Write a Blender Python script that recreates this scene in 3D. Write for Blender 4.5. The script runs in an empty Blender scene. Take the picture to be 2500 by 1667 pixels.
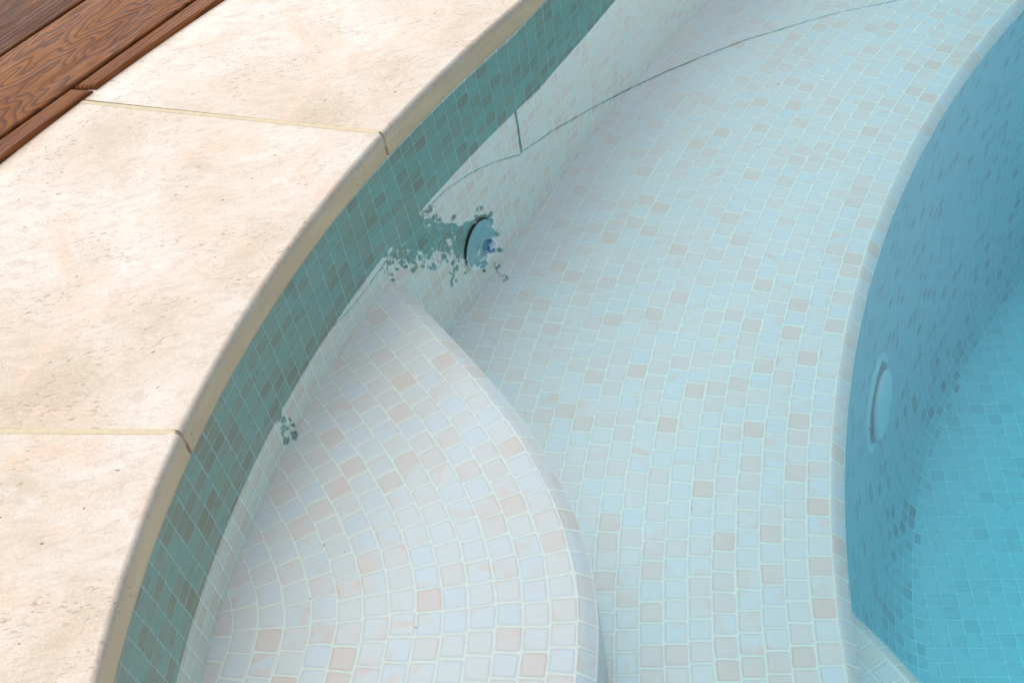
import bpy, bmesh, math, random
import numpy as np
from mathutils import Vector, Matrix, noise as mnoise
random.seed(7); rng = np.random.default_rng(7)
S = bpy.context.scene; COL = S.collection
R = math.radians

# ------------------------------------------------------------------ camera
CAM_H = 0.822
cam = bpy.data.objects.new('camera', bpy.data.cameras.new('camera')); COL.objects.link(cam)
cam.data.sensor_width = 36; cam.data.lens = 40.32; cam.data.clip_start = .02; cam.data.clip_end = 500
# world axes (rows) in camera terms: x right, y down, z forward
M = np.array([[0.98198, -0.18900, 0.], [-0.13608, -0.70708, 0.69392], [-0.13113, -0.68139, -0.72]])
_q = Matrix([[M[0][0], -M[0][1], -M[0][2]], [M[1][0], -M[1][1], -M[1][2]], [M[2][0], -M[2][1], -M[2][2]]])
cam.matrix_world = Matrix.Translation((0, 0, CAM_H)) @ _q.to_quaternion().to_matrix().to_4x4()
S.camera = cam

# ------------------------------------------------------------------ sky and sun
SUN_EL, SUN_AZ = 77., 10.        # azimuth clockwise from +Y
W = bpy.data.worlds.new('World'); S.world = W; W.use_nodes = True
nt = W.node_tree; N = nt.nodes; Lk = nt.links; N.clear()
def node(tree, typ, **kw):
    n = tree.nodes.new(typ)
    for k, v in kw.items():
        if k.startswith('i_'):
            key = k[2:]; key = int(key) if key.isdigit() else key.replace('_', ' ')
            n.inputs[key].default_value = v
        else: setattr(n, k, v)
    return n
sky = node(nt, 'ShaderNodeTexSky', sky_type='NISHITA', sun_disc=False, sun_elevation=R(SUN_EL), sun_rotation=R(SUN_AZ))
sky.air_density = 1.0; sky.dust_density = 1.5
bg = node(nt, 'ShaderNodeBackground', i_Strength=0.105)
tc = node(nt, 'ShaderNodeTexCoord')
ns = node(nt, 'ShaderNodeTexNoise', i_Scale=1.6, i_Detail=5., i_Roughness=.5); Lk.new(tc.outputs['Generated'], ns.inputs['Vector'])
BRIGHT = Vector((math.sin(R(-18))*math.cos(R(34)), math.cos(R(-18))*math.cos(R(34)), math.sin(R(34))))
dt = node(nt, 'ShaderNodeVectorMath', operation='DOT_PRODUCT'); dt.inputs[1].default_value = BRIGHT; Lk.new(tc.outputs['Generated'], dt.inputs[0])
ad = node(nt, 'ShaderNodeMath', operation='MULTIPLY_ADD', i_1=.16); Lk.new(ns.outputs['Fac'], ad.inputs[0]); Lk.new(dt.outputs['Value'], ad.inputs[2])
cl = node(nt, 'ShaderNodeMapRange', interpolation_type='SMOOTHSTEP', i_1=.74, i_2=1.05, i_3=0., i_4=1.); Lk.new(ad.outputs[0], cl.inputs[0])
cc = node(nt, 'ShaderNodeMixRGB', blend_type='MIX', i_1=(0, 0, 0, 1), i_2=(1, .97, .97, 1)); Lk.new(cl.outputs[0], cc.inputs[0])
bg2 = node(nt, 'ShaderNodeBackground', i_Strength=4.3); Lk.new(cc.outputs[0], bg2.inputs[0])
thin = node(nt, 'ShaderNodeMapRange', i_1=.35, i_2=.75, i_3=0.5, i_4=.9); Lk.new(ns.outputs['Fac'], thin.inputs[0])
mx = node(nt, 'ShaderNodeMixRGB', blend_type='MIX', i_2=(7.5, 7.8, 8.2, 1)); rd = node(nt, 'ShaderNodeVectorMath', operation='DOT_PRODUCT'); rd.inputs[1].default_value = (.465, .517, .719); Lk.new(tc.outputs['Generated'], rd.inputs[0])
rm = node(nt, 'ShaderNodeMapRange', interpolation_type='SMOOTHSTEP', i_1=.74, i_2=.96, i_3=1., i_4=.10); Lk.new(rd.outputs['Value'], rm.inputs[0])
tm = node(nt, 'ShaderNodeMath', operation='MULTIPLY'); Lk.new(thin.outputs[0], tm.inputs[0]); Lk.new(rm.outputs[0], tm.inputs[1]); Lk.new(tm.outputs[0], mx.inputs[0]); Lk.new(sky.outputs[0], mx.inputs[1])
Lk.new(mx.outputs[0], bg.inputs[0])
ash = node(nt, 'ShaderNodeAddShader'); Lk.new(bg.outputs[0], ash.inputs[0]); Lk.new(bg2.outputs[0], ash.inputs[1])
wo = node(nt, 'ShaderNodeOutputWorld'); Lk.new(ash.outputs[0], wo.inputs[0])
sun = bpy.data.objects.new('sun', bpy.data.lights.new('sun', 'SUN')); COL.objects.link(sun)
sun.data.energy = 0.72; sun.data.angle = R(20); sun.data.color = (1., .95, .88)
sd_ = Vector((math.sin(R(SUN_AZ))*math.cos(R(SUN_EL)), math.cos(R(SUN_AZ))*math.cos(R(SUN_EL)), math.sin(R(SUN_EL))))
sun.rotation_euler = sd_.to_track_quat('Z', 'Y').to_euler()
S.view_settings.view_transform = 'Standard'; S.view_settings.look = 'None'
S.view_settings.exposure = 0.03; S.view_settings.gamma = 1
S.cycles.max_bounces = 10; S.cycles.transparent_max_bounces = 16; S.cycles.diffuse_bounces = 5

# ------------------------------------------------------------------ helpers
def tag(o, label=None, cat=None, group=None, kind=None):
    for k, v in (('label', label), ('category', cat), ('group', group), ('kind', kind)):
        if v: o[k] = v
    return o
def empty(name, loc=(0, 0, 0), **kw):
    o = bpy.data.objects.new(name, None); COL.objects.link(o); o.location = loc; o.empty_display_size = .05
    return tag(o, **kw)
def mesh(name, V, F, mat, parent=None, uv=None, smooth=True, loc=None, **kw):
    me = bpy.data.meshes.new(name)
    if loc is not None: V = [tuple(np.array(v) - np.array(loc)) for v in V]
    me.from_pydata([tuple(map(float, v)) for v in V], [], F)
    if uv is not None:
        lay = me.uv_layers.new(name='UVMap')
        i = 0
        for f, poly in enumerate(F):
            for k in range(len(poly)): lay.data[i].uv = uv[f][k]; i += 1
    if smooth:
        for p in me.polygons: p.use_smooth = True
    me.materials.append(mat); me.validate(); me.update()
    o = bpy.data.objects.new(name, me); COL.objects.link(o)
    if loc is not None and parent is None: o.location = loc
    if parent is not None: o.parent = parent
    return tag(o, **kw)
def grid(name, rows, uvr, mat, parent=None, flip=False, **kw):
    """rows: list of point lists (same length); uvr: matching uv pairs"""
    V = [p for r in rows for p in r]; n = len(rows[0]); F = []; UV = []
    for i in range(len(rows)-1):
        for j in range(n-1):
            q = [(i, j), (i, j+1), (i+1, j+1), (i+1, j)]
            if flip: q = q[::-1]
            F.append([a*n+b for a, b in q]); UV.append([uvr[a][b] for a, b in q])
    return mesh(name, V, F, mat, parent, UV, **kw)

# ------------------------------------------------------------------ plan curves (metres, polar about a centre)
def polar(cen, coef, lo, hi, t0, t1, n=260):
    t = np.linspace(t0, t1, n); tc_ = np.clip(t, lo, hi)
    r = np.polyval(coef, tc_) + np.polyval(np.polyder(coef), tc_)*(t-tc_)
    return np.c_[cen[0]+r*np.cos(t), cen[1]+r*np.sin(t)]
CK = np.array([1.105, .217])
TH = np.linspace(1.62, 3.42, 361)
def smooth(a, w=9):
    k = np.hanning(w+2)[1:-1]; k /= k.sum(); p = np.pad(a, w//2, mode='reflect', reflect_type='odd'); return np.convolve(p, k, 'valid')
kp = [-0.36682, 2.90363, -7.63122, 8.14315]
rK = np.polyval(kp, np.clip(TH, 2.29, 2.97)) + np.polyval(np.polyder(kp), 2.97)*np.clip(TH-2.97, 0, 9)
far = np.interp(TH, [1.62, 1.937, 1.967, 2.083, 2.182, 2.23, 2.302], [1.93, 1.690, 1.675, 1.589, 1.535, 1.513, 1.4905])
rK = smooth(np.where(TH < 2.302, np.maximum(far, rK), rK), 13)
rS = smooth(np.interp(TH, [1.62, 1.937, 1.967, 2.083, 2.182, 2.23, 2.284, 2.372, 2.446, 2.494, 2.54, 2.60, 2.68, 2.78, 2.89, 3.42],
     [1.98, 1.7436, 1.727, 1.6394, 1.5847, 1.5605, 1.540, 1.5095, 1.497, 1.494, 1.497, 1.507, 1.5135, 1.5105, 1.5075, 1.46]), 13)
rS2 = np.interp(TH, [2.522, 2.6, 2.66, 2.72, 2.8, 2.86, 2.9, 3.42], [1.5172, 1.5170, 1.5160, 1.5130, 1.5108, 1.5095, 1.5050, 1.455])
rM = smooth(np.where(TH > 2.515, rS2, (rK+.034)*.46+rS*.54), 11)
xy = lambda r, off=0.: np.c_[CK[0]+(r+off)*np.cos(TH), CK[1]+(r+off)*np.sin(TH)]
def arclen(P, ref=None):
    d = np.r_[0, np.cumsum(np.linalg.norm(np.diff(P, axis=0), axis=1))]
    if ref is not None: d = d - np.interp(ref, np.arange(len(P)), d)
    return d
def normals(P):
    T = np.gradient(P, axis=0); T /= np.linalg.norm(T, axis=1)[:, None]; return np.c_[T[:, 1], -T[:, 0]]   # right of travel
def z3(P, z): 
    z = np.broadcast_to(z, (len(P),)); return np.c_[P, z]
def resample(P, n):
    d = arclen(P); s = np.linspace(0, d[-1], n); return np.c_[np.interp(s, d, P[:, 0]), np.interp(s, d, P[:, 1])]
Z_UP, Z_LOW, Z_FLOOR = -.160, -.310, -1.025      # shallow shelf, wide shelf, basin floor (water surface is 0)
Z_CB, Z_CT = .038, .072                         # coping underside and top
PIT = .0265
E1 = np.array([2.233, .105]); E2 = np.array([-.761, .600])
e1t = polar(E1, [-0.26254, 2.05247, -5.32883, 6.60238], 2.255, 2.932, 1.95, 3.45)
e2t = polar(E2, [0.49282, -0.39371, 0.06011, 0.77664], -.055, .644, -1.1, 1.25)
e2t_n = normals(e2t)

# ------------------------------------------------------------------ materials
def new_mat(name):
    m = bpy.data.materials.new(name); m.use_nodes = True; t = m.node_tree; t.nodes.clear()
    out = node(t, 'ShaderNodeOutputMaterial'); p = node(t, 'ShaderNodeBsdfPrincipled'); t.links.new(p.outputs[0], out.inputs[0])
    return m, t, p, out
def ramp(t, fac, stops, interp='LINEAR'):
    r = node(t, 'ShaderNodeValToRGB'); r.color_ramp.interpolation = interp
    e = r.color_ramp.elements
    while len(e) > 1: e.remove(e[-1])
    e[0].position = stops[0][0]; e[0].color = (*stops[0][1], 1)
    for p, c in stops[1:]:
        x = e.new(p); x.color = (*c, 1)
    t.links.new(fac, r.inputs[0]); return r.outputs[0]
def math_(t, op, a, b=None, c=None, clamp=False):
    n = node(t, 'ShaderNodeMath', operation=op, use_clamp=clamp)
    for i, x in enumerate((a, b, c)):
        if x is None: continue
        if isinstance(x, (int, float)): n.inputs[i].default_value = x
        else: t.links.new(x, n.inputs[i])
    return n.outputs[0]
def vmath(t, op, a, b=None, s=None):
    n = node(t, 'ShaderNodeVectorMath', operation=op)
    for i, x in enumerate((a, b)):
        if x is None: continue
        if isinstance(x, (tuple, list)): n.inputs[i].default_value = x
        else: t.links.new(x, n.inputs[i])
    if s is not None: n.inputs['Scale'].default_value = s
    return n.outputs['Value'] if op in ('LENGTH', 'DOT_PRODUCT') else n.outputs[0]
def mix(t, fac, a, b, mode='MIX'):
    n = node(t, 'ShaderNodeMixRGB', blend_type=mode)
    for i, x in enumerate((fac, a, b)):
        if isinstance(x, (int, float)): n.inputs[i].default_value = x
        elif isinstance(x, (tuple, list)): n.inputs[i].default_value = (*x, 1)
        else: t.links.new(x, n.inputs[i])
    return n.outputs[0]
def mrange(t, x, a, b, c, d, smoothstep=True):
    n = node(t, 'ShaderNodeMapRange', interpolation_type='SMOOTHSTEP' if smoothstep else 'LINEAR', i_1=float(a), i_2=float(b), i_3=float(c), i_4=float(d))
    t.links.new(x, n.inputs[0]); return n.outputs[0]
def noise_(t, vec, scale, detail=3., rough=.5, dist=0.):
    n = node(t, 'ShaderNodeTexNoise', i_Scale=scale, i_Detail=detail, i_Roughness=rough, i_Distortion=dist)
    t.links.new(vec, n.inputs['Vector']); return n.outputs[0], n.outputs[1]

def mosaic(name, stops, swirl, pale, grout, gw=.045, seed=0., aspect=(1., 1.)):
    """glass mosaic: UV is counted in tiles"""
    m, t, p, out = new_mat(name)
    uv = node(t, 'ShaderNodeTexCoord').outputs['UV']
    _, wob = noise_(t, uv, .55, 2.); wob = vmath(t, 'SCALE', vmath(t, 'SUBTRACT', wob, (.5, .5, .5)), s=.13)
    _, wob2 = noise_(t, uv, 2.7, 1.); wob2 = vmath(t, 'SCALE', vmath(t, 'SUBTRACT', wob2, (.5, .5, .5)), s=.045)
    q = vmath(t, 'ADD', vmath(t, 'ADD', uv, wob), wob2)
    q = vmath(t, 'MULTIPLY', q, (1., 1., 0.))
    cell = vmath(t, 'FLOOR', q)
    wn = node(t, 'ShaderNodeTexWhiteNoise', noise_dimensions='3D'); t.links.new(vmath(t, 'ADD', cell, (.5+seed, .5, .5)), wn.inputs['Vector'])
    rv, rc = wn.outputs['Value'], wn.outputs['Color']
    wn2 = node(t, 'ShaderNodeTexWhiteNoise', noise_dimensions='3D'); t.links.new(vmath(t, 'ADD', cell, (7.5+seed, 3.5, .5)), wn2.inputs['Vector'])
    rv2, rc2 = wn2.outputs['Value'], wn2.outputs['Color']
    fr = vmath(t, 'ABSOLUTE', vmath(t, 'ADD', vmath(t, 'SUBTRACT', vmath(t, 'FRACTION', q), (.5, .5, 0)),
              vmath(t, 'MULTIPLY', vmath(t, 'SUBTRACT', rc2, (.5, .5, .5)), (.03, .03, 0))))
    rr = .075
    size = mrange(t, rv2, 0, 1, .5-gw-.008, .5-gw+.008, False)
    cmb = node(t, 'ShaderNodeCombineXYZ'); 
    t.links.new(math_(t, 'SUBTRACT', size, rr), cmb.inputs[0]); t.links.new(math_(t, 'SUBTRACT', size, rr), cmb.inputs[1])
    dd = vmath(t, 'SUBTRACT', fr, cmb.outputs[0]); dm = vmath(t, 'MAXIMUM', dd, (0, 0, 0))
    d = math_(t, 'SUBTRACT', vmath(t, 'LENGTH', dm), rr)                     # <0 inside the tile
    tile = mrange(t, d, -.006, .014, 1, 0)
    base = ramp(t, rv, stops)
    lv = vmath(t, 'ADD', vmath(t, 'MULTIPLY', q, (1.15, 1.15, 1)), vmath(t, 'SCALE', rc, s=31.))
    s1, _ = noise_(t, lv, 1.0, 2.5, .5, .9)
    s2, _ = noise_(t, vmath(t, 'ADD', lv, (9, 4, 2)), .9, 2., .5, .4)
    amt = math_(t, 'MULTIPLY', mrange(t, s1, .46, .74, 0, 1), mrange(t, rv2, .1, 1., .15, .95, False))
    col = mix(t, amt, base, swirl)
    cen = mrange(t, math_(t, 'ADD', d, math_(t, 'MULTIPLY', s2, -.25)), -.62, -.30, 1, 0)
    col = mix(t, math_(t, 'MULTIPLY', math_(t, 'MULTIPLY', mrange(t, s2, .42, .66, 0, 1), mrange(t, d, -.32, -.08, 1, .25)), mrange(t, rc_x(t, rc2), .2, 1, .1, .95, False)), col, pale)
    rim = mrange(t, d, -.13, -.02, 0, .20)                                   # thicker glass at the tile's rounded rim
    col = mix(t, rim, col, tuple(c*.55 for c in swirl))
    gn, _ = noise_(t, uv, 3.1, 3.)
    gcol = mix(t, gn, tuple(c*.86 for c in grout), tuple(min(1, c*1.1) for c in grout))
    speck, _ = noise_(t, uv, 17., 2.); 
    gcol = mix(t, mrange(t, speck, .74, .78, 0, .5), gcol, (.12, .12, .10))
    fin = mix(t, tile, gcol, col)
    t.links.new(fin, p.inputs['Base Color'])
    t.links.new(mrange(t, tile, 0, 1, .8, .28, False), p.inputs['Roughness'])
    p.inputs['Specular IOR Level'].default_value = .22
    hgt = math_(t, 'ADD', mrange(t, d, -.16, .012, 1, 0), math_(t, 'MULTIPLY', s2, .12))
    b = node(t, 'ShaderNodeBump', i_Strength=.55, i_Distance=.0016); t.links.new(hgt, b.inputs['Height']); t.links.new(b.outputs[0], p.inputs['Normal'])
    return m
def rc_x(t, c):
    s = node(t, 'ShaderNodeSeparateXYZ'); t.links.new(c, s.inputs[0]); return s.outputs[0]

M_STEP = mosaic('shell_mosaic', [(0, (.76, .75, .80)), (.28, (.80, .75, .77)), (.55, (.84, .74, .73)), (.8, (.85, .69, .66)), (1, (.86, .62, .56))],
                (.88, .60, .51), (.80, .84, .94), (.90, .84, .76))
M_WALL = mosaic('wall_mosaic_green_light', [(0, (.66, .84, .72)), (.3, (.72, .81, .68)), (.55, (.76, .76, .62)), (.8, (.76, .68, .53)), (1, (.72, .57, .44))],
                (.70, .54, .38), (.66, .88, .84), (.86, .97, .86), gw=.05, seed=4.)  # step mosaic with the water's green bounce light put into the tile colours
M_DEEP = mosaic('basin_mosaic', [(0, (.60, .85, .90)), (.5, (.63, .85, .90)), (.80, (.58, .76, .80)), (.93, (.50, .64, .68)), (1, (.42, .50, .53))],
                (.58, .62, .66), (.72, .88, .96), (.80, .97, .95), gw=.06, seed=9.)

M_FLOOR = mosaic('floor_mosaic', [(0, (.68, .82, .88)), (.5, (.72, .82, .87)), (.9, (.68, .78, .83)), (1, (.62, .70, .76))],
                (.62, .68, .72), (.74, .90, .97), (.74, .95, .94), gw=.04, seed=13.)

def travertine():
    m, t, p, out = new_mat('travertine')
    co = node(t, 'ShaderNodeTexCoord').outputs['Object']
    big, _ = noise_(t, co, 5.5, 5., .62, .5)
    blot, _ = noise_(t, vmath(t, 'ADD', co, (3, 7, 1)), 9., 5., .6, .9)
    mp = node(t, 'ShaderNodeMapping'); mp.inputs['Rotation'].default_value = (0, 0, R(-28)); mp.inputs['Scale'].default_value = (42, 105, 80); t.links.new(co, mp.inputs[0])
    fib, _ = noise_(t, mp.outputs[0], 1., 6., .68, .8)
    mp2 = node(t, 'ShaderNodeMapping'); mp2.inputs['Rotation'].default_value = (0, 0, R(-28)); mp2.inputs['Scale'].default_value = (120, 330, 260); t.links.new(co, mp2.inputs[0])
    pit, _ = noise_(t, mp2.outputs[0], 1., 4., .6, .3)
    mask, _ = noise_(t, vmath(t, 'ADD', co, (1, 2, 5)), 14., 3.)
    col = ramp(t, big, [(.34, (.49, .39, .28)), (.44, (.56, .47, .365)), (.54, (.60, .525, .435)), (.66, (.63, .575, .51))])
    col = mix(t, mrange(t, blot, .52, .68, 0, .75), col, (.62, .46, .34))
    col = mix(t, mrange(t, blot, .30, .42, .4, 0), col, (.66, .64, .60))
    col = mix(t, mrange(t, fib, .34, .52, .6, 0), col, (.47, .39, .31))
    col = mix(t, mrange(t, fib, .56, .74, 0, .55), col, (.70, .65, .585))
    fine, _ = noise_(t, co, 420., 3., .7)
    col = mix(t, mrange(t, fine, .35, .5, .28, 0), col, (.42, .35, .28)); col = mix(t, mrange(t, fine, .55, .7, 0, .3), col, (.78, .75, .71))
    pm = math_(t, 'MULTIPLY', mrange(t, pit, .58, .66, 0, 1), mrange(t, mask, .48, .62, .15, 1))
    col = mix(t, math_(t, 'MULTIPLY', pm, .7), col, (.30, .24, .18))
    v = node(t, 'ShaderNodeTexVoronoi', i_Scale=70., i_Randomness=1.); 
    mp3 = node(t, 'ShaderNodeMapping'); mp3.inputs['Rotation'].default_value = (0, 0, R(-30)); mp3.inputs['Scale'].default_value = (.75, 1.5, 1.3); t.links.new(co, mp3.inputs[0])
    wv = vmath(t, 'ADD', mp3.outputs[0], vmath(t, 'SCALE', noise_(t, co, 90., 2.)[1], s=.012)); t.links.new(wv, v.inputs['Vector'])
    hole = math_(t, 'MULTIPLY', mrange(t, v.outputs['Distance'], .05, .11, 1, 0), mrange(t, rc_x(t, v.outputs['Color']), .74, .78, 0, 1))
    col = mix(t, math_(t, 'MULTIPLY', hole, .9), col, (.16, .11, .07))
    # cut edge below the rounded nose: browner, the face's shade mixed into its colour
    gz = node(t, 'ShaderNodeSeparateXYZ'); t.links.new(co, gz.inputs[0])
    shade_n, _ = noise_(t, vmath(t, 'MULTIPLY', co, (9, 9, 40)), 1., 4., .6)
    face_shade = mrange(t, math_(t, 'ADD', gz.outputs[2], math_(t, 'MULTIPLY', shade_n, .004)), .022, .032, 1, 0)
    col = mix(t, math_(t, 'MULTIPLY', face_shade, mrange(t, shade_n, .3, .7, .75, 1.)), col, mix(t, shade_n, (.55, .37, .20), (.82, .65, .45)))
    vf = node(t, 'ShaderNodeTexVoronoi', i_Scale=210.); t.links.new(vmath(t, 'ADD', vmath(t, 'MULTIPLY', co, (1., 1., 1.6)), vmath(t, 'SCALE', noise_(t, co, 160., 2.)[1], s=.006)), vf.inputs['Vector'])
    clus, _ = noise_(t, co, 22., 3.)
    fh = math_(t, 'MULTIPLY', math_(t, 'MULTIPLY', mrange(t, vf.outputs['Distance'], .12, .26, 1, 0), mrange(t, rc_x(t, vf.outputs['Color']), .80, .84, 0, 1)), math_(t, 'MULTIPLY', mrange(t, gz.outputs[2], .030, .034, 1, 0), mrange(t, clus, .50, .60, 0, 1)))
    col = mix(t, math_(t, 'MULTIPLY', fh, .92), col, (.09, .06, .04)); hole = math_(t, 'ADD', hole, fh)
    # thin hair cracks
    v2 = node(t, 'ShaderNodeTexVoronoi', feature='DISTANCE_TO_EDGE', i_Scale=3.4)
    wv2 = vmath(t, 'ADD', co, vmath(t, 'SCALE', noise_(t, co, 12., 5.)[1], s=.16)); t.links.new(wv2, v2.inputs['Vector'])
    ck = math_(t, 'MULTIPLY', mrange(t, v2.outputs['Distance'], .0, .0035, 1, 0), mrange(t, big, .50, .60, 0, .35))
    col = mix(t, ck, col, (.45, .34, .22))
    t.links.new(col, p.inputs['Base Color']); p.inputs['Roughness'].default_value = .62; p.inputs['Specular IOR Level'].default_value = .3
    h = math_(t, 'SUBTRACT', math_(t, 'MULTIPLY', fib, .5), math_(t, 'ADD', math_(t, 'MULTIPLY', pm, .8), math_(t, 'MULTIPLY', hole, 2.)))
    b = node(t, 'ShaderNodeBump', i_Strength=.45, i_Distance=.0012); t.links.new(h, b.inputs['Height']); t.links.new(b.outputs[0], p.inputs['Normal'])
    return m
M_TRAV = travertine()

def wood(name, figure, ymul, midk, seed, tone=1.):
    m, t, p, out = new_mat(name)
    co = node(t, 'ShaderNodeTexCoord').outputs['Object']
    co = vmath(t, 'ADD', co, (seed*1.7, seed*.0, seed*.3))
    # growth rings cut at a low angle: stretched bands bent into long loops
    wide, _ = noise_(t, vmath(t, 'MULTIPLY', co, (2.2, 8., 1.)), 1., 3., .55)
    mid, _ = noise_(t, vmath(t, 'MULTIPLY', co, (16., 48., 1.)), 1., 3., .55)
    sx = node(t, 'ShaderNodeSeparateXYZ'); t.links.new(co, sx.inputs[0])
    f = math_(t, 'ADD', math_(t, 'MULTIPLY', wide, figure*1.2), math_(t, 'ADD', math_(t, 'MULTIPLY', sx.outputs[1], ymul), math_(t, 'MULTIPLY', mid, midk)))
    fr = math_(t, 'FRACT', f)
    ring = math_(t, 'MULTIPLY', mrange(t, fr, .30, .86, 0, 1), mrange(t, fr, .90, 1., 1, 0))
    pore, _ = noise_(t, vmath(t, 'MULTIPLY', co, (45., 900., 1.)), 1., 3., .6)
    tonev, _ = noise_(t, vmath(t, 'MULTIPLY', co, (2.5, 14., 1.)), 1., 4., .6)
    col = ramp(t, tonev, [(.28, tuple(c*tone for c in (.22, .062, .018))), (.48, tuple(c*tone for c in (.40, .130, .032))), (.68, tuple(c*tone for c in (.58, .235, .060)))])
    col = mix(t, math_(t, 'MULTIPLY', ring, .62), col, (.05, .019, .012))
    col = mix(t, mrange(t, pore, .55, .72, 0, .55), col, (.07, .03, .02))
    wear, _ = noise_(t, vmath(t, 'MULTIPLY', co, (9., 60., 1.)), 1., 4., .65)
    col = mix(t, mrange(t, wear, .55, .75, 0, .16), col, (.56*tone*1.5, .34*tone*1.5, .22*tone*1.5))
    t.links.new(col, p.inputs['Base Color'])
    t.links.new(mrange(t, wear, .3, .7, .46, .66), p.inputs['Roughness']); p.inputs['Specular IOR Level'].default_value = .07
    h = math_(t, 'SUBTRACT', 0., math_(t, 'ADD', math_(t, 'MULTIPLY', ring, .8), math_(t, 'MULTIPLY', mrange(t, pore, .5, .72, 0, 1), .7)))
    b = node(t, 'ShaderNodeBump', i_Strength=.6, i_Distance=.0010); t.links.new(h, b.inputs['Height']); t.links.new(b.outputs[0], p.inputs['Normal'])
    return m
M_WOOD_F = wood('hardwood_figured', 26., 34., .55, 2., .47)
M_WOOD_S = wood('hardwood_straight', 4., 190., 1.0, 5., .48)
M_WOOD_D = wood('hardwood_dark', 8., 60., .8, 8., .27)

def plain(name, col, rough=.5, metal=0., spec=.5, var=.12, scale=30., bump=0.):
    m, t, p, out = new_mat(name)
    co = node(t, 'ShaderNodeTexCoord').outputs['Object']
    n, _ = noise_(t, co, scale, 4., .6)
    t.links.new(mix(t, n, tuple(c*(1-var) for c in col), tuple(min(1, c*(1+var)) for c in col)), p.inputs['Base Color'])
    p.inputs['Roughness'].default_value = rough; p.inputs['Metallic'].default_value = metal; p.inputs['Specular IOR Level'].default_value = spec
    if bump:
        b = node(t, 'ShaderNodeBump', i_Strength=.5, i_Distance=bump); t.links.new(n, b.inputs['Height']); t.links.new(b.outputs[0], p.inputs['Normal'])
    return m
M_GROUT = plain('joint_mortar', (.56, .47, .31), .9, var=.2, scale=120., bump=.001)
M_EARTH = plain('dark_soil', (.05, .04, .03), .95, var=.4, scale=6.)
M_PLAST = plain('inlet_plastic', (.88, .97, .98), .35, var=.05, scale=70.)
M_PLAST_IN = plain('inlet_bore_shade', (.55, .68, .86), .4, var=.1, scale=70.)  # darker copy of the inlet plastic, painting in the shade of the bore
M_LAMP = plain('lamp_plastic', (.90, .95, .97), .4, var=.05, scale=50.)
M_LAMPG = plain('lamp_seal', (.30, .44, .50), .6, var=.1)
M_LEAF = plain('leaf_green', (.05, .08, .03), .5, var=.4, scale=20.)
M_BARK = plain('bark', (.07, .05, .035), .9, var=.4, scale=40., bump=.004)
M_STEEL = plain('dark_steel', (.06, .065, .07), .5, .6)
M_DIRT = plain('dirt', (.05, .04, .035), .9)

# ------------------------------------------------------------------ pool shell
pool = empty('swimming_pool', (0.6, 1.0, 0), label='curved swimming pool tiled in pale pink and white glass mosaic below the stone edge', cat='swimming pool')
pool_kids = []
def P_(o): pool_kids.append(o); return o
# perimeter wall: three levels lofted, 1 row of UV per tile
zs = np.r_[Z_CB+.002, np.linspace(.0, Z_UP, 8), np.linspace(Z_UP, Z_LOW-.02, 7)[1:]]
setb = np.interp(TH, [2.3, 2.55, 2.9], [.036, .034, .028])
wall_top, wall_mid, wall_low = xy(rK, setb), xy(rM), xy(rS)
rows, uvr = [], []
uarc = arclen(xy(rM), ref=200)/.0240
VP = .0150
for z in zs:
    if z >= Z_UP: w = min(1, max(0, (.0-z)/(0-Z_UP))); P = wall_top*(1-w)+wall_mid*w
    else: w = (Z_UP-z)/(Z_UP-Z_LOW); P = wall_mid*(1-w)+wall_low*w
    rows.append(z3(P, z)); uvr.append([(u, -z/VP) for u in uarc])
P_(grid('pool_wall', rows, uvr, M_WALL))
tag(pool_kids[-1], label='waterline wall of small glass tiles tinted teal green for bounce light under the stone coping')

def shelf(name, edge, z, ncol, side, mat, ref, du=0., label=None):
    """columns of tiles laid parallel to the edge; every column keeps its own running length"""
    V, F, UV = [], [], []
    nn = normals(edge)*side
    cols = [edge + nn*(i*PIT) for i in range(ncol+1)]
    for i in range(ncol):
        a, b = cols[i], cols[i+1]; s = arclen((a+b)/2, ref)/PIT + du + rng.normal(0, .07)
        k = len(V); V += list(z3(a, z)) + list(z3(b, z)); n = len(a)
        for j in range(n-1):
            F.append([k+j, k+j+1, k+n+j+1, k+n+j]); UV.append([(i, s[j]), (i, s[j+1]), (i+1, s[j+1]), (i+1, s[j])])
    me = mesh(name, V, F, mat, None, UV)
    if label: tag(me, label=label)
    return P_(me)
low = shelf('lower_shelf', e1t, Z_LOW, 36, 1, M_STEP, 195, label='wide flat underwater ledge with rows of tiles following its curved edge')
upp = shelf('upper_step', e2t, Z_UP, 24, -1, M_STEP, 120, label='small corner step of pinkish tiles laid in arcs nearest the surface')
def nosing(name, edge, z, side, ref, off, drop, parent, u0=40.):
    nn = normals(edge)*side; s = arclen(edge, ref)/PIT
    prof = [(0, 0.0), (off*.12, -.0004), (off*.5, -drop*.42), (off*.93, -drop*.92), (off, -drop)]
    rows = [z3(edge+nn*o, z+d) for o, d in prof]
    us = [0, .1, .5, .93, 1.0]
    o = grid(name, rows, [[(u0+k, v) for v in s] for k in us], M_STEP); o.parent = parent
    return edge+nn*off
N1, D1_ = .0175, .014
e1o = nosing('nosing', e1t, Z_LOW, -1, 195, N1, D1_, low)
e2o = nosing('nosing', e2t, Z_UP, 1, 120, .019, .014, upp)
# riser of the small step
s = arclen(e2o, 120)/PIT
rz = np.linspace(Z_UP-.014, Z_LOW+.0005, 8)
o = grid('riser', [z3(e2o, z) for z in rz], [[(-z/VP, v) for v in s] for z in rz], M_STEP); o.parent = upp
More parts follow.
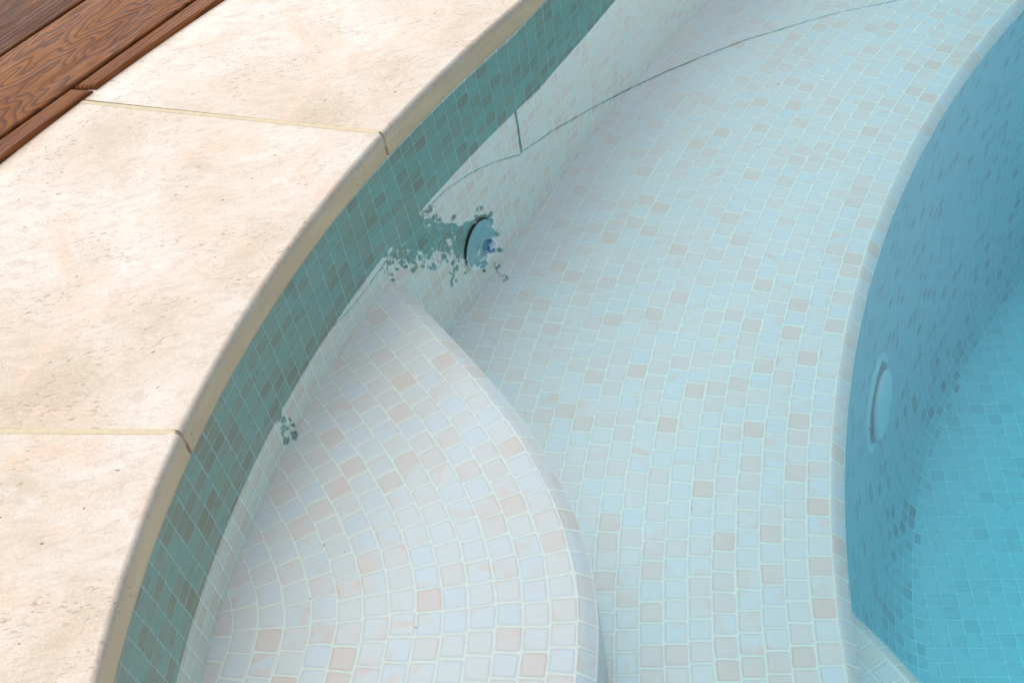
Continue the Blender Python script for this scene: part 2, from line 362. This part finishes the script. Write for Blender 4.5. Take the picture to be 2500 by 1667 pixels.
# basin wall: falls steeply from the ledge and sweeps out into the floor
thE = np.arctan2(e1o[:, 1]-E1[1], e1o[:, 0]-E1[0])
offE = np.interp(thE, [2.2, 2.3, 2.47, 2.6, 2.72, 2.9, 3.1], [.085, .09, .105, .14, .18, .20, .20])
nn = -normals(e1o)
s = arclen(e1o, 195)/PIT
rows, uvr = [], []; acc = 0.; prev = None
for phi in np.linspace(0, math.pi/2, 40):
    P = z3(e1o + nn*(offE*(1-math.cos(phi)))[:, None], Z_LOW-D1_ - (Z_LOW-D1_-Z_FLOOR)*math.sin(phi))
    if prev is not None: acc += np.linalg.norm(P[150]-prev[150])/(.0190+.0075*phi/1.57)
    rows.append(P); uvr.append([(acc, v) for v in s]); prev = P
P_(grid('basin_wall', rows, uvr, M_DEEP)); tag(pool_kids[-1], label='steep blue deep wall curving down from the ledge to the floor')
ang = math.atan2(-.126, -.026)
def floor_uv(p): 
    c, s_ = math.cos(-ang), math.sin(-ang); return ((p[0]*c-p[1]*s_)/PIT+.3, (p[0]*s_+p[1]*c)/PIT+.3)
fl = [(-4, -4), (9, -4), (9, 9), (-4, 9)]
P_(mesh('basin_floor', [(x, y, Z_FLOOR-.0005) for x, y in fl], [[0, 1, 2, 3]], M_FLOOR, None, [[floor_uv(p) for p in fl]], smooth=False))
# next ledge down, at the near end of the basin
la, lb = np.array([.3387, .6524]), np.array([.3724, .5708])
dl = (lb-la)/np.linalg.norm(lb-la); nl = np.array([-dl[1], dl[0]])      # nl points into the basin
if nl[0] < 0: nl = -nl
ledge = []
for k in np.linspace(-.75, .75, 60): ledge.append(la + dl*(k+.05) - nl*(abs(k+.0)**2*.55))
ledge = np.array(ledge)
z_l = -.445
sd = -1 if normals(ledge)[30] @ nl > 0 else 1
ld = shelf('basin_step', ledge, z_l, 14, sd, M_STEP, 30, .4)
eo = nosing('nosing', ledge, z_l, -sd, 30, .016, .012, ld)
rz = np.linspace(z_l-.012, Z_FLOOR, 6); s = arclen(eo, 30)/PIT
o = grid('riser', [z3(eo, z) for z in rz], [[(-z/VP, v) for v in s] for z in rz], M_STEP); o.parent = ld
# far side of the pool, closing the outline
loopN = [(0.20, -1.6), (1.2, -2.2), (3.0, -2.5), (5.0, -1.6), (6.2, .4), (6.0, 3.0), (4.6, 4.6), (2.6, 4.6), (1.6, 3.4)]
wt = xy(rK, .015)
near = [wt[-1]] + [np.array(p) for p in loopN] + [wt[0]]
far_w = resample(np.array(near), 120)
u = arclen(far_w)/PIT
P_(grid('far_wall', [z3(far_w, z) for z in (.036, 0, -.5, Z_FLOOR)], [[(x, -z/PIT) for x in u] for z in (.036, 0, -.5, Z_FLOOR)], M_STEP))
for k in pool_kids:
    k.parent = pool; k.matrix_parent_inverse = Matrix.Translation(-Vector((.6, 1., 0)))

# ------------------------------------------------------------------ water, ground
loop = np.vstack([xy(np.maximum(rK, rS), .055), far_w[1:-1]])
m, t, p, out = new_mat('pool_water'); t.nodes.remove(p)
tr = node(t, 'ShaderNodeBsdfTransparent'); gl = node(t, 'ShaderNodeBsdfGlossy', i_Roughness=0.0); fr = node(t, 'ShaderNodeFresnel', i_IOR=1.48); ms = node(t, 'ShaderNodeMixShader')
co = node(t, 'ShaderNodeTexCoord').outputs['Object']
wn_, _ = noise_(t, co, 5., 2., .5); wn3, _ = noise_(t, co, 28., 2., .5)
bp = node(t, 'ShaderNodeBump', i_Strength=.22, i_Distance=.00045)
t.links.new(math_(t, 'ADD', wn_, math_(t, 'MULTIPLY', wn3, .08)), bp.inputs['Height']); t.links.new(bp.outputs[0], gl.inputs['Normal'])
t.links.new(fr.outputs[0], ms.inputs[0]); t.links.new(tr.outputs[0], ms.inputs[1]); t.links.new(gl.outputs[0], ms.inputs[2]); t.links.new(ms.outputs[0], out.inputs['Surface'])
va = node(t, 'ShaderNodeVolumeAbsorption', i_Density=1.0); 
# extinction per metre = density * (1 - colour)
va.inputs['Color'].default_value = (.35, .915, .972, 1); t.links.new(va.outputs[0], out.inputs['Volume'])
n = len(loop); V = [(x, y, 0.) for x, y in loop] + [(x, y, -1.2) for x, y in loop]
F = [list(range(n)), list(range(2*n-1, n-1, -1))] + [[i, i+n, (i+1) % n+n, (i+1) % n] for i in range(n)]
water = mesh('water', V, F, m, smooth=False, kind='structure')
bm = bmesh.new(); bm.from_mesh(water.data); bmesh.ops.triangulate(bm, faces=[f for f in bm.faces if len(f.verts) > 4]); bmesh.ops.recalc_face_normals(bm, faces=bm.faces); bm.to_mesh(water.data); bm.free()
cen = np.array([2.2, 1.0]); gl_ = np.vstack([xy(rK, .060), far_w[1:-1]])
big = cen + (gl_-cen)/np.linalg.norm(gl_-cen, axis=1)[:, None]*80
V = [(x, y, .034) for x, y in gl_] + [(x, y, .034) for x, y in big]
mesh('ground', V, [[i, (i+1) % n, (i+1) % n+n, i+n] for i in range(n)], M_EARTH, smooth=False, kind='structure')

# ------------------------------------------------------------------ travertine coping stones
CW = np.array([1.525, -.441])
def W_pt(th, off=0.):
    c = [0.04557, -0.21985, 2.88956]; tc_ = np.clip(th, 2.30, 2.52)
    r = np.polyval(c, tc_)+np.polyval(np.polyder(c), tc_)*(th-tc_)+off; return np.array([CW[0]+r*math.cos(th), CW[1]+r*math.sin(th)])
def K_pt(th, off=0.):
    r = np.interp(th, TH, rK)+off; return np.array([CK[0]+r*math.cos(th), CK[1]+r*math.sin(th)])
kj = [1.624, 1.92, 2.22, 2.5195, 2.8175, 3.114, 3.41]
wj = [1.80, 2.011, 2.222, 2.433, 2.644, 2.855, 3.066]
slab_labels = ['cream travertine coping stone beyond the upper edge of the deck curve', 'cream travertine coping stone past the top of the picture',
  'cream travertine coping stone at the top between the timber and the waterline tiles',
  'large middle travertine coping stone with a faint rusty blotch and joints at both ends',
  'pinkish travertine coping stone with white streaks at the lower left corner', 'travertine coping stone nearest the viewer below the picture']
CR = .0048
for i in range(6):
    g = .0022/1.53; gw_ = .0022/2.75
    k0, k1, w0, w1 = kj[i]+g, kj[i+1]-g, wj[i]+gw_, wj[i+1]-gw_
    prof = [(.045, Z_CB), (.0025, Z_CB), (.0005, Z_CB+.0005), (0, Z_CB+.003), (0, Z_CB+.006), (0, Z_CT-CR-.003), (0, Z_CT-CR)] + [(CR*(1-math.cos(a)), Z_CT-CR*(1-math.sin(a))) for a in np.linspace(.15, math.pi/2, 8)]
    nt_ = 60
    rows = []
    for o_, z in prof: 
        rows.append([(*K_pt(k0+(k1-k0)*j/nt_, o_), z) for j in range(nt_+1)])
    top = []
    last = np.array(rows[-1])[:, :2]
    wl = np.array([W_pt(w0+(w1-w0)*j/nt_, .012) for j in range(nt_+1)])
    for f in np.linspace(0, 1, 9)[1:]:
        rows.append([(*(last[j]*(1-f)+wl[j]*f), Z_CT) for j in range(nt_+1)])
    rows.append([(*wl[j], Z_CB) for j in range(nt_+1)])
    V = [p for r in rows for p in r]; n_ = nt_+1; F = []
    for a in range(len(rows)-1):
        for b in range(nt_): F.append([a*n_+b, a*n_+b+1, (a+1)*n_+b+1, (a+1)*n_+b])
    for b in range(nt_): F.append([(len(rows)-1)*n_+b, (len(rows)-1)*n_+b+1, b+1, b])
    m_ = len(rows); k_ = len(V)
    V += [V[a*n_] for a in range(m_)] + [V[a*n_+nt_] for a in range(m_)]
    F.append([k_+a for a in range(m_)]); F.append([k_+m_+a for a in range(m_)][::-1])
    if i in (0,): loc = (*K_pt(k0), Z_CB)
    loc = (*K_pt((k0+k1)/2), Z_CB)
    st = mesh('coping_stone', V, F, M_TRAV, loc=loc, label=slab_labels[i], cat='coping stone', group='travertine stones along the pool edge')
    bm = bmesh.new(); bm.from_mesh(st.data); bmesh.ops.recalc_face_normals(bm, faces=bm.faces); bm.to_mesh(st.data); bm.free()
    for p in st.data.polygons: p.use_smooth = len(p.vertices) == 4
    # mortar in the joint at the stone's near end, with the lower part washed out of the face
    if i < 5:
        kk, ww = kj[i+1], wj[i+1]
        A = K_pt(kk, .0012); B = W_pt(ww, .0); dv = (B-A)/np.linalg.norm(B-A); pv = np.array([-dv[1], dv[0]])*.0029
        zt = Z_CT+.0002; zb = Z_CB+.014
        A2 = K_pt(kk, .005)
        C = [(A+pv, zb), (A-pv, zb), (A-pv, zt-.010), (A+pv, zt-.010)]
        Vj = [(*x, z) for x, z in C] + [(*(A2+pv), zt-.0006), (*(A2-pv), zt-.0006), (*(B+pv), zt), (*(B-pv), zt), (*(A+dv*.03+pv), zb), (*(A+dv*.03-pv), zb), (*(A+dv*.012+pv), zt), (*(A+dv*.012-pv), zt)]
        Fj = [[0, 1, 2, 3], [3, 2, 5, 4], [4, 5, 11, 10], [10, 11, 7, 6], [0, 8, 9, 1]]
        jo = mesh('mortar_joint', [tuple(np.array(v)-np.array(loc)) for v in Vj], Fj, M_GROUT, parent=st, smooth=False)

# ------------------------------------------------------------------ timber deck
dW = np.array([-.6708, -.7417]); nW = np.array([-.7417, .6708]); ZD = .0775
c0, c1 = 1.2284, 1.3849                  # board lines along nW
def board(name, poly, mat, label, bev=.003, zb=.060):
    poly = [np.array(p, float) for p in poly]
    A = sum(a[0]*b[1]-a[1]*b[0] for a, b in zip(poly, poly[1:]+poly[:1]))
    if A < 0: poly = poly[::-1]
    n_ = len(poly); V = []; F = []
    prof = [(0, zb), (0, ZD-bev)] + [(bev*(1-math.cos(a)), ZD-bev*(1-math.sin(a))) for a in np.linspace(.3, math.pi/2, 5)]
    mit = []
    for i in range(n_):
        a, b, c = poly[i-1], poly[i], poly[(i+1) % n_]
        e1 = (b-a)/np.linalg.norm(b-a); e2 = (c-b)/np.linalg.norm(c-b); n1 = np.array([-e1[1], e1[0]]); n2 = np.array([-e2[1], e2[0]])
        mm = n1+n2; mit.append(mm/(1+n1 @ n2))
    for o_, z in prof:
        for i in range(n_): V.append((*(poly[i]+mit[i]*o_), z))
    for k in range(len(prof)-1):
        for i in range(n_): F.append([k*n_+i, k*n_+(i+1) % n_, (k+1)*n_+(i+1) % n_, (k+1)*n_+i])
    F.append([(len(prof)-1)*n_+i for i in range(n_)])
    loc = np.array(poly).mean(0); rot = math.atan2(-dW[1], -dW[0])
    c, s_ = math.cos(-rot), math.sin(-rot)
    V = [((x-loc[0])*c-(y-loc[1])*s_, (x-loc[0])*s_+(y-loc[1])*c, z-zb) for x, y, z in V]
    o = mesh(name, V, F, mat, smooth=False, label=label, cat='deck board', group='hardwood boards of the deck')
    o.location = (*loc, zb); o.rotation_euler = (0, 0, rot)
    for p in o.data.polygons: p.use_smooth = len(p.vertices) == 4
    return o
along = lambda c, s: nW*c - dW*s        # s runs up and away
# long straight boards
gap = .0027
board('deck_board', [along(c0+gap, -1.6), along(c0+gap, 2.6), along(c1-gap, 2.6), along(c1-gap, -1.6)], M_WOOD_F, 'wide deck board with swirling oval grain behind the narrow edge strip')
board('deck_board', [along(c1+gap, -1.6), along(c1+gap, 2.6), along(c1+.154, 2.6), along(c1+.154, -1.6)], M_WOOD_D, 'dark brown deck board in the top left corner of the picture')
for k in range(1, 5):
    board('deck_board', [along(c1+.1565*k+gap, -1.6), along(c1+.1565*k+gap, 2.6), along(c1+.1565*k+.154, 2.6), along(c1+.1565*k+.154, -1.6)], M_WOOD_S if k % 2 else M_WOOD_D,
          'deck board %s past the left side of the picture' % ['first', 'second', 'third', 'fourth'][k-1])
# curved edge strips, cut to the line of the coping
def strip(th0, th1, label, cutA=None, cutB=None, mat=M_WOOD_S):
    cur = [W_pt(th, -.000) for th in np.linspace(th0, th1, 46)]
    a, b = cur[0], cur[-1]
    sa = -(a @ dW) if cutA is None else cutA; sb = -(b @ dW) if cutB is None else cutB
    return board('edge_strip', cur + [along(c0-gap, sb), along(c0-gap, sa)], mat, label, bev=.0055)
jA = np.array([-.4978, 1.3111]); jB = np.array([-.4481, 1.2820])
thB = math.atan2(jB[1]-CW[1], jB[0]-CW[0]); sj = -(jA @ dW)
strip(1.80, thB-.0011, 'narrow curved deck edge strip above the cut joint, upper piece', cutB=sj+.0022)
strip(thB+.0011, 2.64, 'narrow curved deck edge strip below the cut joint, lower piece with fine dark lines', cutA=sj-.0022)

# ------------------------------------------------------------------ fittings
def lathe(name, prof, axis, origin, mat, parent, n=48, sx=1., **kw):
    """prof: (radius, height along axis)"""
    ax = Vector(axis).normalized(); up = Vector((0, 0, 1)); e1 = up.cross(ax).normalized(); e2 = ax.cross(e1)
    V = []; F = []
    for r_, h in prof:
        for k in range(n):
            a = 2*math.pi*k/n; v = Vector(origin) + e1*(r_*sx*math.cos(a)) + e2*(r_*math.sin(a)) + ax*h; V.append(tuple(v))
    for i in range(len(prof)-1):
        for k in range(n): F.append([i*n+k, i*n+(k+1) % n, (i+1)*n+(k+1) % n, (i+1)*n+k])
    if prof[0][0] > 1e-4: F.append(list(range(n))[::-1])
    if prof[-1][0] > 1e-4 and kw.pop('cap', True): F.append([(len(prof)-1)*n+k for k in range(n)])
    o = mesh(name, V, F, mat, **kw); o.parent = parent; o.matrix_parent_inverse = parent.matrix_world.inverted() if parent else Matrix()
    for p in o.data.polygons: p.use_smooth = len(p.vertices) == 4
    return o
ip = Vector((-.0198, 1.2173, -.2371)); tw = Vector((.0181, .0247, 0)).normalized(); nw = Vector((tw.y, -tw.x, 0))
inlet = empty('water_inlet', ip, label='pale round return inlet with protruding nozzle on the shaded tiled wall above the wide ledge', cat='pool inlet')
bpy.context.view_layer.update()
lathe('flange', [(.034, .0), (.0375, .002), (.0375, .0045), (.036, .0062), (.030, .0072), (.021, .0085), (.016, .0115), (.010, .012)], nw, ip, M_PLAST, inlet)
na = (nw*.70 + Vector((0, 0, 1))*.62 + Vector((-.05, -.55, 0))).normalized()
no = ip + nw*.006
nz = lathe('nozzle', [(.0175, .0), (.0165, .005), (.0146, .011), (.0132, .017), (.0127, .0220), (.0121, .0232), (.0109, .0226), (.0105, .019), (.0100, .002), (.0001, .001)], na, no, M_PLAST, inlet)
nz.data.materials.append(M_PLAST_IN)
for p in nz.data.polygons:
    c = p.center; 
    if len(p.vertices) == 4 and (Vector(c)-no).dot(na) > .0 and ((Vector(c)-no)-na*((Vector(c)-no).dot(na))).length < .0107: p.material_index = 1
for a in (1.35, 3.6, 5.2):
    u_ = tw*math.cos(a)+Vector((0, 0, 1))*math.sin(a); so = ip+u_*.0285+nw*.0068
    lathe('screw', [(.0030, 0), (.0030, .0012), (.0020, .0018), (.0012, .0008)], nw, so, M_PLAST, inlet, n=16)
lathe('shade_or_seal_ring', [(.0388, -.001), (.0388, .0010), (.030, .0010)], nw, ip, M_STEEL, inlet)  # dark ring painted in as the contact shadow around the flange

lp = Vector((.5680, 1.1640, -.690)); tw = Vector((.0240, .0388, 0)).normalized(); dn = Vector((.0061, -.0040, -.0588)).normalized(); nl_ = dn.cross(tw).normalized()
if nl_.x < 0: nl_ = -nl_
lamp = empty('pool_light', lp, label='round underwater light with thick lens on the deep blue curved wall', cat='pool light')
bpy.context.view_layer.update()
lathe('flange', [(.080, -.004), (.085, .001), (.0865, .004), (.083, .008), (.073, .010), (.066, .008)], nl_, lp, M_LAMP, lamp)
lathe('shade_or_seal_ring', [(.068, .006), (.068, .0095), (.050, .010)], nl_, lp, M_LAMPG, lamp)
lo = lp + nl_*.009 + dn*.004
lathe('lens', [(.054, .0), (.058, .002), (.060, .0055), (.058, .009), (.050, .012), (.030, .014), (.0001, .0145)], nl_, lo, M_LAMP, lamp)
for a in (-1.9, 1.2, 2.9):
    u_ = tw*math.cos(a)+nl_.cross(tw)*math.sin(a)
    lathe('screw', [(.0045, 0), (.0045, .002), (.002, .003)], nl_, lp+u_*.072+nl_*.009, M_LAMPG, lamp, n=16)

# ------------------------------------------------------------------ things seen mirrored in the water, standing beyond the deck
def tube(pts, rad, n=8):
    pts = [Vector(p) for p in pts]; V = []; F = []
    if isinstance(rad, (int, float)): rad = [rad]*len(pts)
    for i, p in enumerate(pts):
        d = (pts[min(i+1, len(pts)-1)]-pts[max(i-1, 0)]).normalized(); a = d.orthogonal().normalized(); b = d.cross(a)
        if i and a.dot(pa) < 0.5: a = (pa - d*pa.dot(d)).normalized(); b = d.cross(a)
        pa = a
        for k in range(n): V.append(tuple(p+a*(rad[i]*math.cos(2*math.pi*k/n))+b*(rad[i]*math.sin(2*math.pi*k/n))))
    for i in range(len(pts)-1):
        for k in range(n): F.append([i*n+k, i*n+(k+1) % n, (i+1)*n+(k+1) % n, (i+1)*n+k])
    F.append(list(range(n))[::-1]); F.append([(len(pts)-1)*n+k for k in range(n)])
    return V, F
def join(parts):
    V = []; F = []
    for v, f in parts:
        k = len(V); V += v; F += [[x+k for x in q] for q in f]
    return V, F
def sag(pts, n=14):
    P = np.array(pts); s_ = arclen(P); t_ = np.linspace(0, s_[-1], n*len(pts))
    c = np.polyfit(s_, P, min(3, len(P)-1)); return [tuple(sum(c[i]*(tt**(len(c)-1-i)) for i in range(len(c)))) for tt in t_]
mesh('slim_post', *tube([(.213, 4.395, .0), (.213, 4.395, 2.40), (.213, 4.395, 2.462)], [.006, .0055, .0055]), M_STEEL, label='thin dark upright post mirrored in the water above the wide ledge', cat='post')
mesh('overhead_wire', *tube(sag([(.213, 4.395, 2.459), (.781, 4.33, 2.16), (1.367, 4.182, 1.924), (1.804, 4.013, 1.776), (2.6, 3.6, 1.60)]), .0024), M_STEEL, label='long dark wire running right from the post, mirrored across wall and ledge', cat='wire')
mesh('overhead_wire', *tube(sag([(.205, 4.397, 2.47), (-.289, 4.39, 2.681), (-.551, 4.365, 2.945), (-1.4, 4.1, 3.3)]), .0024), M_STEEL, label='short dark wire running left from the post into the mirrored leaves', cat='wire')
for o in COL.objects:
    if o.name.startswith(('slim_post', 'overhead_wire')): o.location.z = .025
tree = empty('leafy_tree', (-1.95, 3.5, .034), label='small leaved tree whose twigs are mirrored in the water beside the inlet', cat='tree')
bpy.context.view_layer.update()
inv = tree.matrix_world.inverted()
V, F = tube([(-1.95, 3.5, .0), (-1.93, 3.52, .7), (-1.86, 3.55, 1.4), (-1.8, 3.6, 2.1)], [.06, .05, .042, .03], 14)
o = mesh('trunk', V, F, M_BARK); o.parent = tree; o.matrix_parent_inverse = inv
lr = random.Random(11)
parts = []; leaves = []
def leaf(c, size, d=None):
    c = Vector(c); d = d or Vector((lr.gauss(0, 1), lr.gauss(0, 1), lr.gauss(0, 1))).normalized(); a = d.orthogonal().normalized(); a.rotate(Matrix.Rotation(lr.uniform(0, 6.28), 3, d)); nrm_ = d.cross(a)
    L = size*lr.uniform(.75, 1.25); w = L*.33; pts = []
    for t_, ww in ((0, 0), (.25, .8), (.5, 1.), (.8, .6), (1, 0)):
        pts.append((c + d*(L*t_) + a*(w*ww) + nrm_*(.12*L*math.sin(3.14*t_)), c + d*(L*t_) - a*(w*ww) + nrm_*(.12*L*math.sin(3.14*t_))))
    V = [tuple(x) for pr_ in pts for x in pr_]; return V, [[2*i, 2*i+2, 2*i+3, 2*i+1] for i in range(4)]
def twig(p0, p1, nleaf, size, wob=.03, r0=.006, r1=.0015, spread=.02):
    p0, p1 = Vector(p0), Vector(p1); pts = []; 
    for i in range(9):
        f_ = i/8; pts.append(p0.lerp(p1, f_) + Vector((lr.gauss(0, wob), lr.gauss(0, wob), lr.gauss(0, wob)))*(f_*(1-f_)*3))
    parts.append(tube(pts, [r0+(r1-r0)*i/8 for i in range(9)], 6))
    for k in range(nleaf):
        f_ = lr.uniform(.15, 1.); i = min(7, int(f_*8)); q_ = pts[i].lerp(pts[i+1], f_*8-i)
        leaves.append(leaf(q_+Vector((lr.gauss(0, spread), lr.gauss(0, spread), lr.gauss(0, spread))), size))
hub = (-1.8, 3.6, 2.08)
twig(hub, (-.42, 3.97, 2.42), 26, .03, .05, .018, .006, .03)
core = (-.42, 3.97, 2.42)
for k in range(40):
    a = (lr.uniform(-.42, -.13), lr.uniform(3.9, 4.1), lr.uniform(2.36, 2.66)); twig(core, a, 24, .029, .03, .004, .0012, .022)
for a in ((-.13, 4., 2.80), (-.16, 4., 2.74), (-.30, 4., 2.74), (-.22, 4., 2.83), (-.08, 4., 2.74)): twig((-.18, 4., 2.6), a, 15, .024, .012, .002, .001, .010)
for k in range(12):
    twig((-.16, 4., 2.56), (lr.uniform(-.07, .03), lr.uniform(3.92, 4.08), lr.uniform(2.50, 2.71)), 60, .030, .02, .003, .001, .018)
twig((-.02, 4., 2.74), (.005, 4., 2.88), 12, .024, .01, .002, .001, .012)
twig(core, (-.52, 3.96, 2.70), 20, .032, .02, .004, .0012, .02)
twig(hub, (-1.0, 2.66, 1.55), 10, .035, .03, .012, .004, .02)
twig((-1.0, 2.66, 1.55), (-.80, 2.50, 1.82), 4, .035, .01, .004, .003, .01)
twig((-.80, 2.50, 1.82), (-.762, 2.48, 1.98), 16, .033, .010, .002, .001, .016)
for k in range(14):
    a = Vector(hub)+Vector((lr.gauss(-.3, .45), lr.gauss(.35, .3), abs(lr.gauss(.5, .35)))); twig(hub, a, 60, .035, .06, .014, .003, .09)
V, F = join(parts); o = mesh('branches', V, F, M_BARK); o.parent = tree; o.matrix_parent_inverse = inv
V, F = join(leaves); o = mesh('crown', V, F, M_LEAF); o.parent = tree; o.matrix_parent_inverse = inv
tree.location.z += .025
# grit that has settled on the ledges
parts = []
def in_ledge():
    i = lr.randrange(80, 250); p_ = e1t[i]-(-normals(e1t)[i])*lr.uniform(.01, .5); return (*p_, Z_LOW+.0006)
def in_up():
    i = lr.randrange(60, 190); p_ = e2t[i]-e2t_n[i]*lr.uniform(.02, .3); return (*p_, Z_UP+.0006)
for k in range(44):
    x, y, z = in_ledge() if k % 3 else in_up()
    w_ = lr.uniform(.0003, .0007); l_ = w_*lr.uniform(1, 3.0); a = lr.uniform(0, 3.14); c_, s_2 = math.cos(a), math.sin(a)
    Vd = []
    for h in (0, w_*.8):
        for ux, uy in ((-l_, -w_*.4), (l_*.3, -w_), (l_, w_*.3), (-l_*.2, w_)): Vd.append((x+ux*c_-uy*s_2, y+ux*s_2+uy*c_, z+h))
    parts.append((Vd, [[0, 1, 2, 3], [4, 7, 6, 5], [0, 4, 5, 1], [1, 5, 6, 2], [2, 6, 7, 3], [3, 7, 4, 0]]))
V, F = join(parts)
mesh('settled_grit', V, F, M_DIRT, smooth=False, label='tiny dark specks of grit settled on the tiled ledges', cat='grit', kind='stuff')
